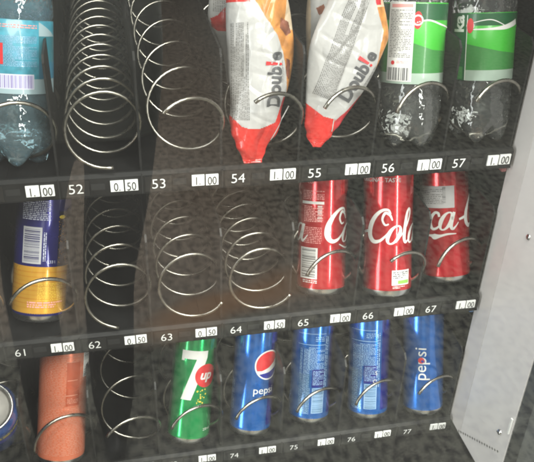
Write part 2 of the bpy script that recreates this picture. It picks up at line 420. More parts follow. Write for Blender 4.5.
# ------------------------------------------------------------------ trays
def helix(r, q, a0, y0, yend, wr=.0019):
    pts = []; per = 36; k = 0
    while True:
        a = a0 - 360 / per * k; y = y0 + q * k / per
        if y > yend: break
        pts.append((r * math.cos(math.radians(a)), y, r * math.sin(math.radians(a)))); k += 1
    mb = MB(); tube(mb, pts, wr, 'wire', 8); return mb
prices = {1: ['1 00', '1 00', '0 50', '1 00', '1 00', '1 00', '1 00', '1 00'],
          2: ['1 00', '1 00', '0 50', '0 50', '0 50', '1 00', '1 00', '1 00'],
          3: ['1 00', '1 00', '0 50', '1 00', '1 00', '1 00', '1 00', '1 00']}
CAN_Q = .068
coils = {(1, 0): (CAN_Q, 150, -.010), (1, 1): (CAN_Q, 150, -.010), (1, 2): (.0318, 281, .0002), (1, 3): (.0757, 133, -.016), (1, 4): (.0757, 120, -.012), (1, 5): (.0757, 144, -.0115), (1, 6): (CAN_Q, 161, -.0113), (1, 7): (CAN_Q, 148, -.0108),
         (2, 0): (CAN_Q, 150, -.008), (2, 1): (CAN_Q, 151, -.0086), (2, 2): (.0371, 266, 0), (2, 3): (.0374, 337, 0), (2, 4): (.0312, 335, .003), (2, 5): (CAN_Q, 154, -.0057), (2, 6): (CAN_Q, 120, -.0132), (2, 7): (CAN_Q, 163, -.0049),
         (3, 0): (CAN_Q, 190, -.006), (3, 1): (CAN_Q, 180, -.004), (3, 2): (CAN_Q, 143, -.013), (3, 3): (CAN_Q, 151, -.0094), (3, 4): (CAN_Q, 150, -.0077), (3, 5): (CAN_Q, 154, -.0067), (3, 6): (CAN_Q, 158, -.0059), (3, 7): (CAN_Q, 144, -.0083)}
tray_labels = {1: 'topmost black shelf tray, numbers 52 to 57, holding bottles and snack bags',
               2: 'middle black shelf tray, numbers 61 to 67, holding red cans and empty spirals',
               3: 'lowest black shelf tray, numbers 74 to 77, holding green, blue and orange cans'}
def flat(art, m, mb, x, y, z):
    mb.add([(x + a, y, z + c) for a, c in art[0]], art[1], m)
for row in (1, 2, 3):
    z = ZR[row]
    t = empty('shelf_tray', (.09, 0, z)); tag(t, tray_labels[row], 'shelf tray', 'shelf trays of the machine')
    def tp(mb, name, parent=t, bevel=0):
        o = mb.build(name, parent, bevel)
        if parent is t: o.location = (-.09, 0, -z)
        return o
    xl, xr = col(-.2) - .003, col(7.8) - .001
    b = MB(); b.box(xl, xr, .006, .50, z + FLOOR_UP - .005, z + FLOOR_UP - .0005, 'tray')
    b.box(xl, xr, .006, .010, z - .009, z + FLOOR_UP - .0055, 'tray')
    # low ribs along each lane
    for c in range(8):
        for dx in (.012, .038): b.box(col(c + .0) + dx, col(c) + dx + .0025, .012, .49, z + FLOOR_UP - .0004, z + FLOOR_UP + .0006, 'tray')
    tp(b, 'tray_floor')
    for c in range(9):
        x = col(c - .2) - (.0015 if c == 8 else 0)
        b = MB(); zt = z + (.086 if (row == 1 and c == 6) else .122)
        pr_ = [(.0075, z + FLOOR_UP), (.0075, zt - .006), (.0135, zt), (.48, zt), (.48, z + FLOOR_UP)]
        for sx, flip in ((x - .001, 0), (x + .001, 1)):
            f = [(0, 1, 2, 3, 4)] if not flip else [(4, 3, 2, 1, 0)]
            b.add([(sx, y, zz) for y, zz in pr_], f, 'divider')
        v = [(sx, y, zz) for y, zz in pr_ for sx in (x - .001, x + .001)]
        b.add(v, [(0, 1, 3, 2), (2, 3, 5, 4), (4, 5, 7, 6), (6, 7, 9, 8)], 'edge')
        tp(b, 'divider')
    # rail
    b = MB()
    b.add([(xx, y, zz) for xx in (xl, xr) for y, zz in ((0, z - .0105), (0, z + .0085), (.0035, z + .0112), (.0058, z + .0112), (.0058, z - .0105))],
          [(0, 5, 6, 1), (2, 7, 8, 3), (3, 8, 9, 4), (0, 4, 9, 5), (0, 1, 2, 3, 4), (9, 8, 7, 6, 5)], 'rail')
    b.add([(xx, y, zz) for xx in (xl, xr) for y, zz in ((-.0004, z + .0086), (.0031, z + .0114))], [(0, 2, 3, 1)], 'railtop')
    b.add([(xx, y, zz) for xx in (xl, xr) for y, zz in ((-.0004, z - .0105), (-.0004, z - .0092))], [(0, 2, 3, 1)], 'railtop')
    for c in range(8):
        x = col(c)
        b.box(x + .0135, x + .026, -.0006, -.0001, z - .0032, z + .0032, 'ink')   # finger slot
        b.box(x - .0156, x - .0147, -.0008, -.0001, z - .010, z + .0105, 'ink')    # joint between two rail pieces
    rail = tp(b, 'price_rail')
    if row < 3:
        b = MB(); b.box(xr - .005, xr + .0005, .006, .014, z - .0185, z - .0112, 'tab_red' if row == 1 else 'tab_blue'); tp(b, 'end_tab', t, .0012)  # small coloured block below the right end of the rail
    for c in range(8):
        x = col(c)
        b = MB(); b.box(x - .0125, x + .0118, -.0012, -.0002, z - .0085, z + .0075, 'plate')
        flat(text2d(str(row * 10 + 40 + c), (.0104, .0098, .0082)[row - 1], bold=-.008), 'white_ink', b, x, -.0015, z - .0052)
        o = b.build('number_label', rail)
        b = MB(); p, cts = prices[row][c].split(' ')
        for i, s_ in enumerate((p + '.', cts)):
            kz = (1, .92, .84)[row - 1]; w = .0118 * kz; xa = x + .031 + i * .0132 * kz; dz = rnd.uniform(-.0004, .0004); tilt = rnd.uniform(-.0004, .0004)
            b.box(xa, xa + w, -.0017, -.0002, z - .0052 * kz + dz, z + .0058 * kz + dz, 'tagw')
            flat(xf(text2d(s_, .0088 * kz, bold=.004), 0, 0, 0, 1, .74), 'ink', b, xa + w / 2, -.0021, z - .0042 * kz + dz + tilt)
        o = b.build('price_tag', rail)
    for c in range(8):
        q, a0, y0 = coils[(row, c)]
        hx = helix(.0335, q, a0, 0, .43 - y0)
        o = tp(hx, 'spiral_coil'); o.location = (col(c + .385) - .09, y0, .0515)

# ------------------------------------------------------------------ cans
CAN_R = .0280
def slim_can(bodymat, arts, yaw, name='drink_can', H=.157, R=CAN_R):
    """arts: (art in mm, material, layer). x = along the circumference from the side facing the aisle, y = height"""
    mb = MB(); k = 1; T = H - .146; e = R - .0288
    prof = [(.0001, .007), (.015, .006), (.0215 + e, .0012), (.0238 + e, 0), (.0252 + e, .0004), (.0266 + e, .0022), (.0277 + e, .0048), (.0286 + e, .0078), (R, .011),
            (R, .125 + T), (.0285 + e, .1275 + T), (.0270 + e, .1335 + T), (.0252 + e, .1385 + T), (.0250 + e, .1400 + T), (.0262 + e, .1415 + T), (.0266 + e, .1435 + T), (.0262 + e, .1455 + T), (.0250 + e, .1460 + T), (.0240 + e, .1440 + T), (.0238 + e, .1390 + T), (.0001, .1388 + T)]
    ms = ['alu'] * 7 + [bodymat] * 4 + ['alu'] * 9
    lathe(mb, prof, ms, 72)
    # pull tab on the lid
    mb.box(-.006, .006, -.012, .008, .1392 + T, .1402 + T, 'alu')
    for a in arts:
        art, m_ = a[0], a[1]; lay = a[2] if len(a) > 2 else 1
        r = R + .00008 * lay
        def fn(x, y, r=r):
            q = x / (R * 1000) + yaw
            yy = y / 1000
            rr = r if yy < .125 + T else r - (yy - .125 - T) * .22
            if yy < .011: rr = r - (.011 - yy) * .18
            return (rr * math.sin(q), -rr * math.cos(q), yy)
        wrap(mb, art, m_, fn)
    return mb
def view_az(X, Y): return math.atan2(-(X - CAM.x) * 1, (Y - CAM.y))      # direction of the camera seen from the can, 0 = straight out
def place(o, X, Y, row, lean=0, side=0, lift=.0):
    o.location = (X, Y, ZR[row] + FLOOR_UP + .0006 + lift)
    o.rotation_euler = (-math.radians(lean), math.radians(side), 0)
# pivot note: the can leans back over the rear of its foot
def put_can(bodymat, arts, X, Y, row, lean, side, label, group=None, name='drink_can', H=.157, R=CAN_R):
    mb = slim_can(bodymat, arts, view_az(X, Y), name, H, R)
    o = mb.build(name); place(o, X, Y, row, lean, side, .3 * (R - .0056) * math.sin(math.radians(abs(lean))))
    tag(o, label, 'can', group); return o

# script lettering for the red cans, in mm (x height 20, capital 37)
def script():
    A = []
    def C(x): return [stroke([(x + 25, 22, 1.5), (x + 21, 21, 2), (x + 18, 27, 2.4), (x + 21, 34, 3), (x + 26, 32, 2.6), (x + 29, 26, 1.5)]),
                      stroke([(x + 27, 33, 1.5), (x + 24, 37.5, 2.5), (x + 17, 36.5, 3.2), (x + 9, 29, 4.6), (x + 3.5, 18, 6), (x + 3, 8, 6), (x + 8, 2, 4.6), (x + 15, 3, 3.2), (x + 21, 8, 2.2), (x + 25, 13, 1.3)])]
    def oo(x, w=6.2): return [stroke([(x + w * (1 + math.cos(a)) + 4 * math.sin(a), 10 + 10 * math.sin(a), 3.1 + 1.4 * math.cos(2 * a)) for a in [math.radians(90 + 30 * i) for i in range(13)]])]
    def cc(x): return [stroke([(x + 13, 15, 2.4), (x + 12, 19, 3), (x + 8, 19.5, 3), (x + 3, 13, 4.2), (x + 2, 6, 4.4), (x + 5, 1, 3.2), (x + 10, 2, 2.4), (x + 15, 7, 1.2)])]
    def aa(x): return oo(x, 5.6) + [stroke([(x + 15, 20, 3.2), (x + 12, 10, 4.2), (x + 11, 4, 4), (x + 13, .8, 3), (x + 17, 4, 1.6), (x + 20, 8, 1)])]
    def ll(x): return [stroke([(x - 2, 8, 1), (x + 6, 20, 2), (x + 11, 32, 2.4), (x + 10, 38, 2.6), (x + 6.5, 34, 3.4), (x + 4, 22, 4.2), (x + 2.5, 8, 4.2), (x + 4, 1.4, 3.2), (x + 8, 3, 1.8), (x + 11, 8, 1)])]
    A += C(0) + oo(25) + cc(40) + aa(55) + [stroke([(76, 11, 2.5), (84, 13, 3.2)])] + C(84) + oo(109) + ll(125) + aa(136)
    A += [stroke([(18, -2, 1), (30, -7, 2), (42, -7, 2.6), (47, -8, 6.5), (54, -7, 3), (62, -5, 2.2), (72, -5, 1)])]
    return join(*A)
SCRIPT = script()
def arc_text(s, size, x, y, bold=0.): return xf(text2d(s, size, bold=bold), x, y)
R_ = CAN_R * 1000
def U(s): return R_ * math.asin(max(-1, min(1, s)))          # screen fraction of the can's half width -> mm round it

red_g = 'slim red cans on the middle tray'
# 1: nutrition side, capital letter starting at the right
arts = [(xf(SCRIPT, U(.12) , 60), 'print_white'),
        (arc_text('ORIGINAL TASTE', 3.2, -16, 131), 'pink_text'), (arc_text('COKE', 3, -12, 125), 'pink_text'),
        (stroke([(-38, 133, 2), (-31, 126, 3.5), (-33, 118, 2.5), (-28, 112, 1.5)]), 'pink_text'),
        (fine_print(-24, 107, 2, 118, 2.2, .5, 5), 'pink_text'), (rect(-25, 102.5, 2, 105.5), 'print_white'),
        (fine_print(-22, 82, 1, 101, 2.3, .55, 8), 'pink_text'), (barcode(-5, 84, 0, 101, 4, True), 'print_white'),
        (fine_print(-22, 59, 0, 78, 2.4, .4, 9), 'pink_text'),
        (rect(-26, 19, -4, 54), 'print_white'), (barcode(-24, 21, -6, 53, 11, True), 'text_grey', 2), (fine_print(-22, 13, -4, 18.5, 2.6, .5, 12), 'print_white')]
put_can('red_can', arts, .2131, .0376, 2, 23, 4, 'slim red can showing its barcode and nutrition text, behind the number 65 label', red_g)
# 2: second half of the script
arts = [(xf(SCRIPT, U(-.72) - 84, 61), 'print_white'), (arc_text('ORIGINAL TASTE', 4.6, -9, 129, .01), 'print_white'),
        (rect(7, 14, 30, 31), 'print_white'), (fine_print(8, 21, 29, 30, 2.6, .55, 21), 'text_grey', 2), (rect(14, 15.5, 29, 19.5), 'lime', 2), (fine_print(8, 10, 24, 13.5, 2, .5, 22), 'print_white')]
put_can('red_can', arts, .2876, .0231, 2, 23, 2.5, 'slim red can showing Cola in white script with a green and white nutrition box', red_g)
# 3: middle of the script and a paper sticker
arts = [(xf(SCRIPT, U(-.9) - 25, 63), 'print_white'), (arc_text('ORIGINAL TASTE', 4.0, 8, 131, .01), 'print_white'),
        (rect(U(-.93), 88, U(.48), 113), 'sticker', 3), (fine_print(U(-.85), 91, U(.05), 111, 2.6, .35, 31), 'fine_grey', 4), (barcode(U(.02), 94, U(.15), 112, 32, True), 'fine_grey', 4)]
put_can('red_can', arts, .3669, .0381, 2, 23, -1, 'slim red can with a grey paper sticker above its white script', red_g)

# green can
BR = .0262
seven = poly([(-9.5, 50), (-9.5, 39.5), (-6.5, 39.5), (-6.5, 41.5), (5.5, 41.5), (-6, 0), (4.2, 0), (16, 43), (16, 50)])
def slant(a, k): return [(x + k * y, y) for x, y in a[0]], a[1]
bub = join(*[disc(10 + rnd.uniform(-6, 6), 62 + rnd.uniform(-9, 8), rnd.choice((.6, .9, 1.1)), n=8) for _ in range(18)])
arts = [(slant(xf(seven, U(-.36), 57, 0, 1.22, 1.02), .04), 'print_white', 2), (disc(U(.5), 87, 14.5), 'logo_red', 3),
        (xf(text2d('up', 8.6, bold=.03, shear=.25), U(.5), 83, 0, 1.35), 'print_white', 4), (bub, 'yellow', 2),
        (stroke([(22, 44, 1.5), (25, 36, 2.5), (24, 26, 2), (26, 16, 1.2)]), 'green_dark', 2), (arc_text('250 ml', 3.2, 22, 17), 'print_white', 2),
        (rect(-38, 12, -30, 125), 'green_dark', 1)]
put_can('green_can', arts, .0551, .0276, 3, 23, 9, 'slim green can with a white seven and red disc, below the number 63 label', R=BR)

blue_g = 'slim blue cans on the lowest tray'
def globe(cx, cy, r):
    A = []
    top = poly([(cx + r * math.cos(a), cy + r * math.sin(a)) for a in [math.radians(28 + i * (205 - 28) / 24) for i in range(25)]] +
               [(cx - r * .55, cy - r * .42), (cx, cy - r * .2), (cx + r * .5, cy + r * .12)])
    bot = poly([(cx + r * math.cos(a), cy + r * math.sin(a)) for a in [math.radians(222 + i * (352 - 222) / 24) for i in range(25)]] +
               [(cx + r * .6, cy - r * .32), (cx, cy - r * .55), (cx - r * .5, cy - r * .62)])
    return [(disc(cx, cy, r * 1.1), 'print_white', 2), (top, 'logo_red', 3), (bot, 'logo_navy', 3)]
arts = globe(U(.60), 91, 17) + [(xf(text2d('pepsi', 9.5, 'LEFT', .0), U(.0), 55, 0, 1, 1.08), 'print_white', 2),
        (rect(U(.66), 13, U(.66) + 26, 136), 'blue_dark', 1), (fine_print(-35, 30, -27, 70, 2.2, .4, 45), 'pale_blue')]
put_can('blue_can', arts, .1325, .0276, 3, 23, 8, 'slim blue can with a red, white and blue round emblem, right of the green can', blue_g, R=BR)
def back_side(x0, seed):
    return [(rect(x0 - 24, 117, x0 + 12, 117.7), 'pale_blue'), (rect(x0 - 24, 103, x0 + 12, 103.8), 'pale_blue'), (fine_print(x0 - 2, 107, x0 + 10, 115, 3, .4, seed), 'pale_blue'),
            (xf(fine_print(0, -22, 84, -6, 2.1, .5, seed + 1), x0 - 27, 14, 90, 1), 'pale_blue'),
            (fine_print(x0 - 10, 70, x0 + 11, 101, 2.1, .5, seed + 2), 'pale_blue'), (rect(x0 - 4, 49, x0 + 12, 72), 'blue_dark', 2), (fine_print(x0 - 3, 51, x0 + 11, 71, 2.2, .5, seed + 3), 'pale_blue', 3),
            (rect(x0 - 3, 15, x0 + 13, 48), 'pale_blue', 2), (barcode(x0 - 2, 16, x0 + 12, 47, seed, True), 'blue_light', 3),
            (barcode(x0 - 24, 16, x0 - 6, 66, seed + 5), 'blue_light'), (xf(fine_print(0, 0, 70, 7, 3.2, .5, seed + 6), x0 + 18, 44, 90), 'pale_blue', 2)]
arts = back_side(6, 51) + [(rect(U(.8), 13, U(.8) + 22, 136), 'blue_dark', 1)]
put_can('blue_can', arts, .2104, .0341, 3, 23, 6, 'slim blue can showing back print and barcode, with a silvery streak, below number 65', blue_g, R=BR)
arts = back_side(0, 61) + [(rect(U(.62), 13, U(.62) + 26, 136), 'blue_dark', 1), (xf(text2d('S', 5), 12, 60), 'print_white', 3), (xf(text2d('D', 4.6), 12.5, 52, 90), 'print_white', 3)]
put_can('blue_can', arts, .2878, .0285, 3, 23, 3.5, 'slim blue can with back print and a deep blue right band, below number 66', blue_g, R=BR)
_p = text2d('pe', 15.5, 'LEFT'); PEP = max(x for x, y in _p[0]) + 6.6
vt = xf(text2d('pepsi', 15.5, 'LEFT'), U(.24), 49, 90)
arts = [(vt, 'print_white', 2), (disc(U(.24) - 6.0, 49 + PEP, 3.9), 'logo_red', 3), (disc(U(.24) - 4.6, 48 + PEP, 1.8), 'logo_navy', 4)]
put_can('blue_can', arts, .3619, .0227, 3, 23, 1.5, 'slim blue can with a white name running upwards, rightmost on the lowest tray', blue_g, R=BR)

# navy and amber can
arts = [(join(rect(-88, 8, 87.5, 11), rect(-88, 11, 87.5, 60)), 'yellow_can', 1)]
for i in range(9): arts.append((rect(-40, 16 + i * 4.7, 40, 16.5 + i * 4.7 + (i % 3) * .4), 'amber_dark', 2))
arts += [(fine_print(-16, 15, 22, 24, 3, .6, 71), 'pink_text', 3), (fine_print(-6, 24, 22, 44, 2.2, .3, 72), 'yellow', 3),
         (fine_print(-26, 107, 4, 129, 2.4, .55, 73), 'code_pale', 2),
         (rect(-24, 63, -4, 101), 'print_grey', 2), (barcode(-22.5, 65, -6, 99, 74, True), 'navy_can', 3), (xf(fine_print(0, 0, 30, 5, 2.2, .5, 75), 2, 66, 90), 'code_pale', 2),
         (rect(13, 60, 45, 118), 'navy_dark', 1), (disc(17, 112, 4, 1.8), 'yellow', 2),
         (join(*[disc(13 + rnd.random() * 14, 62 + rnd.random() * 50, .4, n=6) for _ in range(70)]), 'amber_dark', 2), (arc_text('0,33 l', 3.0, 6, 64), 'code_pale', 2)]
put_can('navy_can', arts, -.0985, .0404, 2, 23, 9, 'slim navy can with an amber lower half and white barcode, left on middle tray', H=.152)

# salmon can
arts = []
q = random.Random(5)
for i in range(60):
    y = 14 + i * 2.0
    x = -40
    while x < 40:
        w = q.uniform(1.5, 7)
        if not (-2 < x < 14 and y > 70) or q.random() < .3: arts.append(rect(x, y, x + w, y + .75))
        x += w + q.uniform(.8, 2.2)
arts = [(join(*arts), 'salmon_light', 1), (rect(-1, 74, 15, 126), 'salmon_deep', 2), (fine_print(0, 76, 14, 84, 2.2, .5, 83), 'salmon_light', 3), (rect(-2, 86, 13, 87.2), 'salmon_light', 3), (rect(0, 104, 12, 105), 'salmon_light', 3),
        (rect(20, 106, 33, 135), 'print_white', 3), (barcode(21, 107, 33, 134, 81, True), 'text_grey', 4)]
put_can('orange_can', arts, -.0975, .0218, 3, 23, 8, 'slim salmon orange can with fine hatched print, left on the lowest tray')

# standard can fallen forward, its end towards the aisle
mb = MB()
R2 = .0325; H2 = .115
prof = [(.0001, .006), (.019, .005), (.0235, .0009), (.0248, 0), (.0258, .0008), (.029, .006), (.0322, .011), (R2, .015), (R2, .094), (.0322, .0975), (.030, .103), (.0272, .1085), (.0266, .1105), (.0274, .112), (.0277, .1135), (.0272, .1148), (.0262, .115), (.0252, .1125), (.0248, .1085), (.0225, .1075), (.0001, .108)]
lathe(mb, prof, ['alu'] * 5 + ['cobalt_can'] * 8 + ['alu'] * 5 + ['lid'] * 2, 72)
mb.box(-.007, .007, -.011, .008, .1086, .1098, 'lid')
def fn2(x, y, r=R2 + .0001): a = x / (R2 * 1000); return (r * math.sin(a), -r * math.cos(a), y / 1000)
wrap(mb, fine_print(-30, 78, 60, 90, 4.6, .5, 91), 'yellow', fn2); wrap(mb, rect(-80, 60, 80, 74), 'logo_navy', fn2)
wrap(mb, rect(-60, 91, 80, 92.5), 'pale_blue', fn2)
o = mb.build('drink_can'); o.location = (-.1755, .066, ZR[3] + FLOOR_UP + .020); o.rotation_euler = (math.radians(33), math.radians(8), 0)
tag(o, 'blue can tipped forward with its silver lid facing out, at the left edge', 'can')

# ------------------------------------------------------------------ bottles
def bottle(kind, R, H, lab0, lab1, labmat, arts, yaw, petm, phase=0.):
    t = empty('drink_bottle')
    mb = MB(); n = 80; vs = []
    prof = []
    steps = 16
    for i in range(steps + 1): prof.append(('b', i / steps))
    body = [(R, .030), (R * .985, .034), (R, .038), (R, lab0 - .004), (R * .975, lab0), (R * .975, lab1), (R, lab1 + .004), (R * .98, lab1 + .02), (R * .82, lab1 + .045), (R * .55, lab1 + .066), (R * .42, lab1 + .078), (.0135, H - .022), (.0135, H - .001), (.0001, H)]
    for kind_, i in prof:
        r = R * (.02 + .98 * math.sin(i * math.pi / 2))
        for k in range(n):
            a = 2 * math.pi * k / n + .3
            zv = .030 * (1 - math.sqrt(max(0, 1 - min(1, (r / R)) ** 2))) * .9 + .0035
            x = r / R
            zf = .010 * ((x - .66) / .66) ** 2 * (1 if x < .66 else 0) + (0 if x < .66 else .030 * ((x - .66) / .34) ** 3.2)
            w = .5 + .5 * math.cos(5 * (a - yaw) + phase); w = w ** .8
            edge = min(1, max(0, (1 - x) / .08)); z_ = zv + (zf - zv) * w
            if i == 1: z_ = .029
            vs.append((r * math.sin(a), -r * math.cos(a), z_))
    m_ = steps + 1
    for r, z_ in body:
        for k in range(n): a = 2 * math.pi * k / n + .3; vs.append((r * math.sin(a), -r * math.cos(a), z_))
    m_ += len(body)
    fs = [(i * n + k, i * n + (k + 1) % n, (i + 1) * n + (k + 1) % n, (i + 1) * n + k) for i in range(m_ - 1) for k in range(n)]
    fs.append(tuple(range(n))[::-1])
    mb.add(vs, fs, petm, True); mb.build('bottle_body', t)
    mb = MB(); rl = R * .99
    lathe(mb, [(rl, lab0 + .001), (rl + .0003, lab0 + .0015), (rl + .0003, lab1 - .0015), (rl, lab1 - .001)], labmat, 80)
    for a in arts:
        lay = a[2] if len(a) > 2 else 1
        def fn(x, y, r=rl + .0003 + .0001 * lay):
            q = x / (rl * 1000) + yaw; return (r * math.sin(q), -r * math.cos(q), y / 1000)
        wrap(mb, a[0], a[1], fn)
    mb.build('label_sleeve', t)
    mb = MB(); lathe(mb, [(.0145, H - .018), (.0150, H - .017), (.0150, H - .003), (.0140, H + .0005), (.0001, H + .0007)], 'green_dark' if petm == 'pet_clear' else 'cyan_label', 40); mb.build('cap', t)
    return t
def wave(x0, x1, y0, amp, ytop, ph=0):
    n = 24; P = [(x0 + (x1 - x0) * i / n, y0 + amp * math.sin(ph + 2.2 * i / n)) for i in range(n + 1)]
    return poly(P + [(x1, ytop), (x0, ytop)])
RG = .0315
def Ug(s, R=RG * 1000): return R * math.asin(max(-1, min(1, s)))
# white ingredient panel in front
arts = [(rect(-99, 62.8, 99, 73), 'pale_label', 1), (rect(-99, 73, 99, 88), 'green_mid', 1), (poly([(-5, 88), (70, 88), (70, 94), (45, 93), (20, 95), (-5, 103)]), 'green_mid', 2), (poly([(-60, 88), (-25, 88), (-25, 100), (-45, 96), (-60, 94)]), 'green_mid', 2),
        (rect(-60, 122, 60, 137), 'green_dark', 1), (stroke([(0, 119, .8), (14, 122, 1.4), (30, 118, 1.6), (46, 115, 1)]), 'print_white', 3),
        (disc(4, 122, 4, 8), 'logo_red', 3), (ring(4, 122, 3.6, 5), 'print_white', 4),
        (rect(-25, 65, 1, 138.5), 'print_white', 5), (rect(-22, 133.5, -1, 136.5), 'pink_text', 6), (fine_print(-23, 87, -1, 132, 1.9, .5, 101), 'fine_grey', 6),
        (barcode(-24, 66, -1, 78, 102), 'text_grey', 6), (disc(-18, 82.5, 2), 'logo_red', 6), (fine_print(-14, 81, -3, 85, 1.8, .5, 103), 'pink_text', 6)]
X, Y = .2890, .031
bt = bottle('g', RG, .232, .062, .139, 'green_label', arts, view_az(X, Y), 'pet_clear', math.pi * .9); place(bt, X, Y, 1, 16, 2, 0)
tag(bt, 'clear bottle with a green label and white ingredients panel, above number 56', 'bottle')
arts = [(rect(-99, 62.8, 99, 73), 'pale_label', 1), (poly([(-14, 73), (60, 73), (60, 88), (40, 88), (18, 91), (-14, 98)]), 'green_mid', 2),
        (rect(-60, 115, 60, 126.5), 'green_dark', 1), (stroke([(-8, 111.5, 1), (10, 112, 2.2), (24, 113.5, 4.4), (40, 118, 5.5)]), 'print_white', 3), (stroke([(-8, 118, .7), (8, 120.5, .9), (22, 115, .7)]), 'print_white', 3),
        (rect(-45, 62.8, -14, 127), 'green_dark', 3), (rect(-14.6, 63, -13.8, 125), 'print_white', 4), (rect(-45, 64, -17, 76), 'green_mid', 4),
        (xf(text2d('ka', 13, 'RIGHT', .03), -18.0, 125, 90), 'print_white', 5), (disc(-11, 115, 3.3, 7), 'logo_red', 5), (ring(-11, 115, 3.2, 4), 'print_white', 4)]
X, Y = .3670, .032
bt2 = bottle('g', RG, .232, .062, .128, 'green_label', arts, view_az(X, Y), 'pet_clear'); place(bt2, X, Y, 1, 16, 0, 0)
tag(bt2, 'clear bottle with a bright green label lettered ka, right on the top tray', 'bottle')
def copy_tree(o, parent=None):
    c = o.copy(); COL.objects.link(c); c.parent = parent
    for ch in list(o.children): copy_tree(ch, c)
    return c
bk = copy_tree(bt2); place(bk, .298, .122, 1, 12, 3, .004); bk.rotation_euler.z = math.radians(35)
tag(bk, 'clear bottle standing behind the one with the white ingredients panel', 'bottle')
# water bottle at the left edge
RW = .0345
arts = [(rect(-110, 66.8, 110, 80), 'pale_blue_film', 1), (rect(20, 80, 70, 117), 'teal_label', 2), (rect(20, 80, 70, 95), 'cyan_dark', 3),
        (fine_print(-30, 90, 18, 117, 1.6, .4, 111), 'pale_blue', 2), (fine_print(-25, 123, 18, 127, 2.4, .5, 112), 'pink_text', 3),
        (rect(-26, 71, 15, 84), 'code_pale', 3), (barcode(-25, 72, 14, 83, 113), 'violet', 4), (rect(-22, 92, -11, 110), 'logo_red', 4),
        (poly([(20, 117), (45, 117), (20, 129)]), 'pale_blue_film', 3)]
X, Y = -.096, .044
bw = bottle('w', RW, .232, .066, .131, 'cyan_label', arts, view_az(X, Y), 'pet_blue'); place(bw, X, Y, 1, 16, 6, 0)
tag(bw, 'water bottle with a light blue label and violet barcode, left on the top tray', 'bottle')
bk = copy_tree(bw); place(bk, -.094, .130, 1, 8, 2, .004)
tag(bk, 'water bottle standing behind the one with the violet barcode', 'bottle')

# ------------------------------------------------------------------ snack bags
class Bag:
    """pillow pack: its outline is traced, then stood on the tray at its own distance and given a swelling front and back"""
    def __init__(s, edge, Y0, lean, fat, seed):
        s.e = sorted(edge); s.Y0 = Y0; s.lean = math.tan(math.radians(lean)); s.fat = fat; s.seed = seed
        s.ymin = s.e[0][0]; s.ymax = s.e[-1][0]; s.z0 = ZR[1] + FLOOR_UP
    def LR(s, py):
        e = s.e
        for i in range(len(e) - 1):
            if py <= e[i + 1][0] or i == len(e) - 2:
                t = min(1, max(0, (py - e[i][0]) / (e[i + 1][0] - e[i][0]))); t2 = t
                return e[i][1] + (e[i + 1][1] - e[i][1]) * t2, e[i][2] + (e[i + 1][2] - e[i][2]) * t2
    def base(s, px, py):
        d = ray(px, py); # plane: y = Y0 + lean * (z - z0)
        t = (s.Y0 + s.lean * (CAM.z - s.z0) - CAM.y) / (d.y - s.lean * d.z)
        return CAM + d * t
    def pt(s, px, py, side=-1, lift=0.):
        L, R = s.LR(py); x = max(-1, min(1, (px - (L + R) / 2) / ((R - L) / 2)))
        k = (s.ymax - py) / (s.ymax - s.ymin)
        full = s.fat * min(1, max(.0, (s.ymax - py - 6) / 50)) ** .7
        bul = full * max(0, 1 - abs(x) ** 2.2) ** .62
        if s.ymax - py < 8: bul += .0005 * math.sin(py * 5.5)          # crimped seal
        p = s.base(px, py); nrm = Vector((0, -1, s.lean)).normalized()
        cr = noise.noise(Vector((px * .05 + s.seed, py * .018, 0))) * .0038 - max(0, 1 - abs(noise.noise(Vector((px * .05 + py * .022, py * .02 + s.seed, 4)))) * 4) * .0015 - max(0, 1 - abs(noise.noise(Vector((px * .02 - py * .012, py * .03 + s.seed, 9)))) * 7) * .0008
        vd = noise.voronoi(Vector((px * .034 + s.seed + .4 * noise.noise(Vector((px * .03, py * .03, 2))), py * .022, s.seed)))[0]
        cr += (min(vd[0], .8) - .4) * .0062                              # sharp foil ridges
        cr *= max(0, 1 - abs(x) ** 4)
        return p + nrm * ((bul + cr + lift) if side < 0 else -(bul + cr * .5))
    def build(s, parent, region, backmat='film_white', nx=150, ny=240):
        mb = MB()
        for side in (-1, 1):
            vs = []; 
            for j in range(ny + 1):
                py = s.ymax + (s.ymin - s.ymax) * j / ny; L, R = s.LR(py)
                for i in range(nx + 1):
                    vs.append(s.pt(L + (R - L) * i / nx, py, side))
            k0 = len(mb.v); mb.v += [tuple(v) for v in vs]
            for j in range(ny):
                py = s.ymax + (s.ymin - s.ymax) * (j + .5) / ny; L, R = s.LR(py)
                for i in range(nx):
                    f = [k0 + j * (nx + 1) + i, k0 + j * (nx + 1) + i + 1, k0 + (j + 1) * (nx + 1) + i + 1, k0 + (j + 1) * (nx + 1) + i]
                    mb.f.append(f if side < 0 else f[::-1])
                    mb.mi.append(mb.slot(region(L + (R - L) * (i + .5) / nx, py))); mb.sm.append(True)
        return mb
def inside(p, P):
    x, y = p; c = False; j = len(P) - 1
    for i in range(len(P)):
        if (P[i][1] > y) != (P[j][1] > y) and x < (P[j][0] - P[i][0]) * (y - P[i][1]) / (P[j][1] - P[i][1]) + P[i][0]: c = not c
        j = i
    return c
def smooth_edge(e): return [(q[0], q[1], q[2]) for q in catmull(e, 5)]
def bag_text(mb, bag, org, dirn, art, m, lift=.0011, step=2.0):
    bx, by = dirn; nx_, ny_ = by, -bx                 # letters stand to the left of an upward baseline
    wrap(mb, art, m, lambda x, y: bag.pt(org[0] + x * bx + y * nx_, org[1] + x * by + y * ny_, -1, lift), step)
def word(parts_, size):
    pass
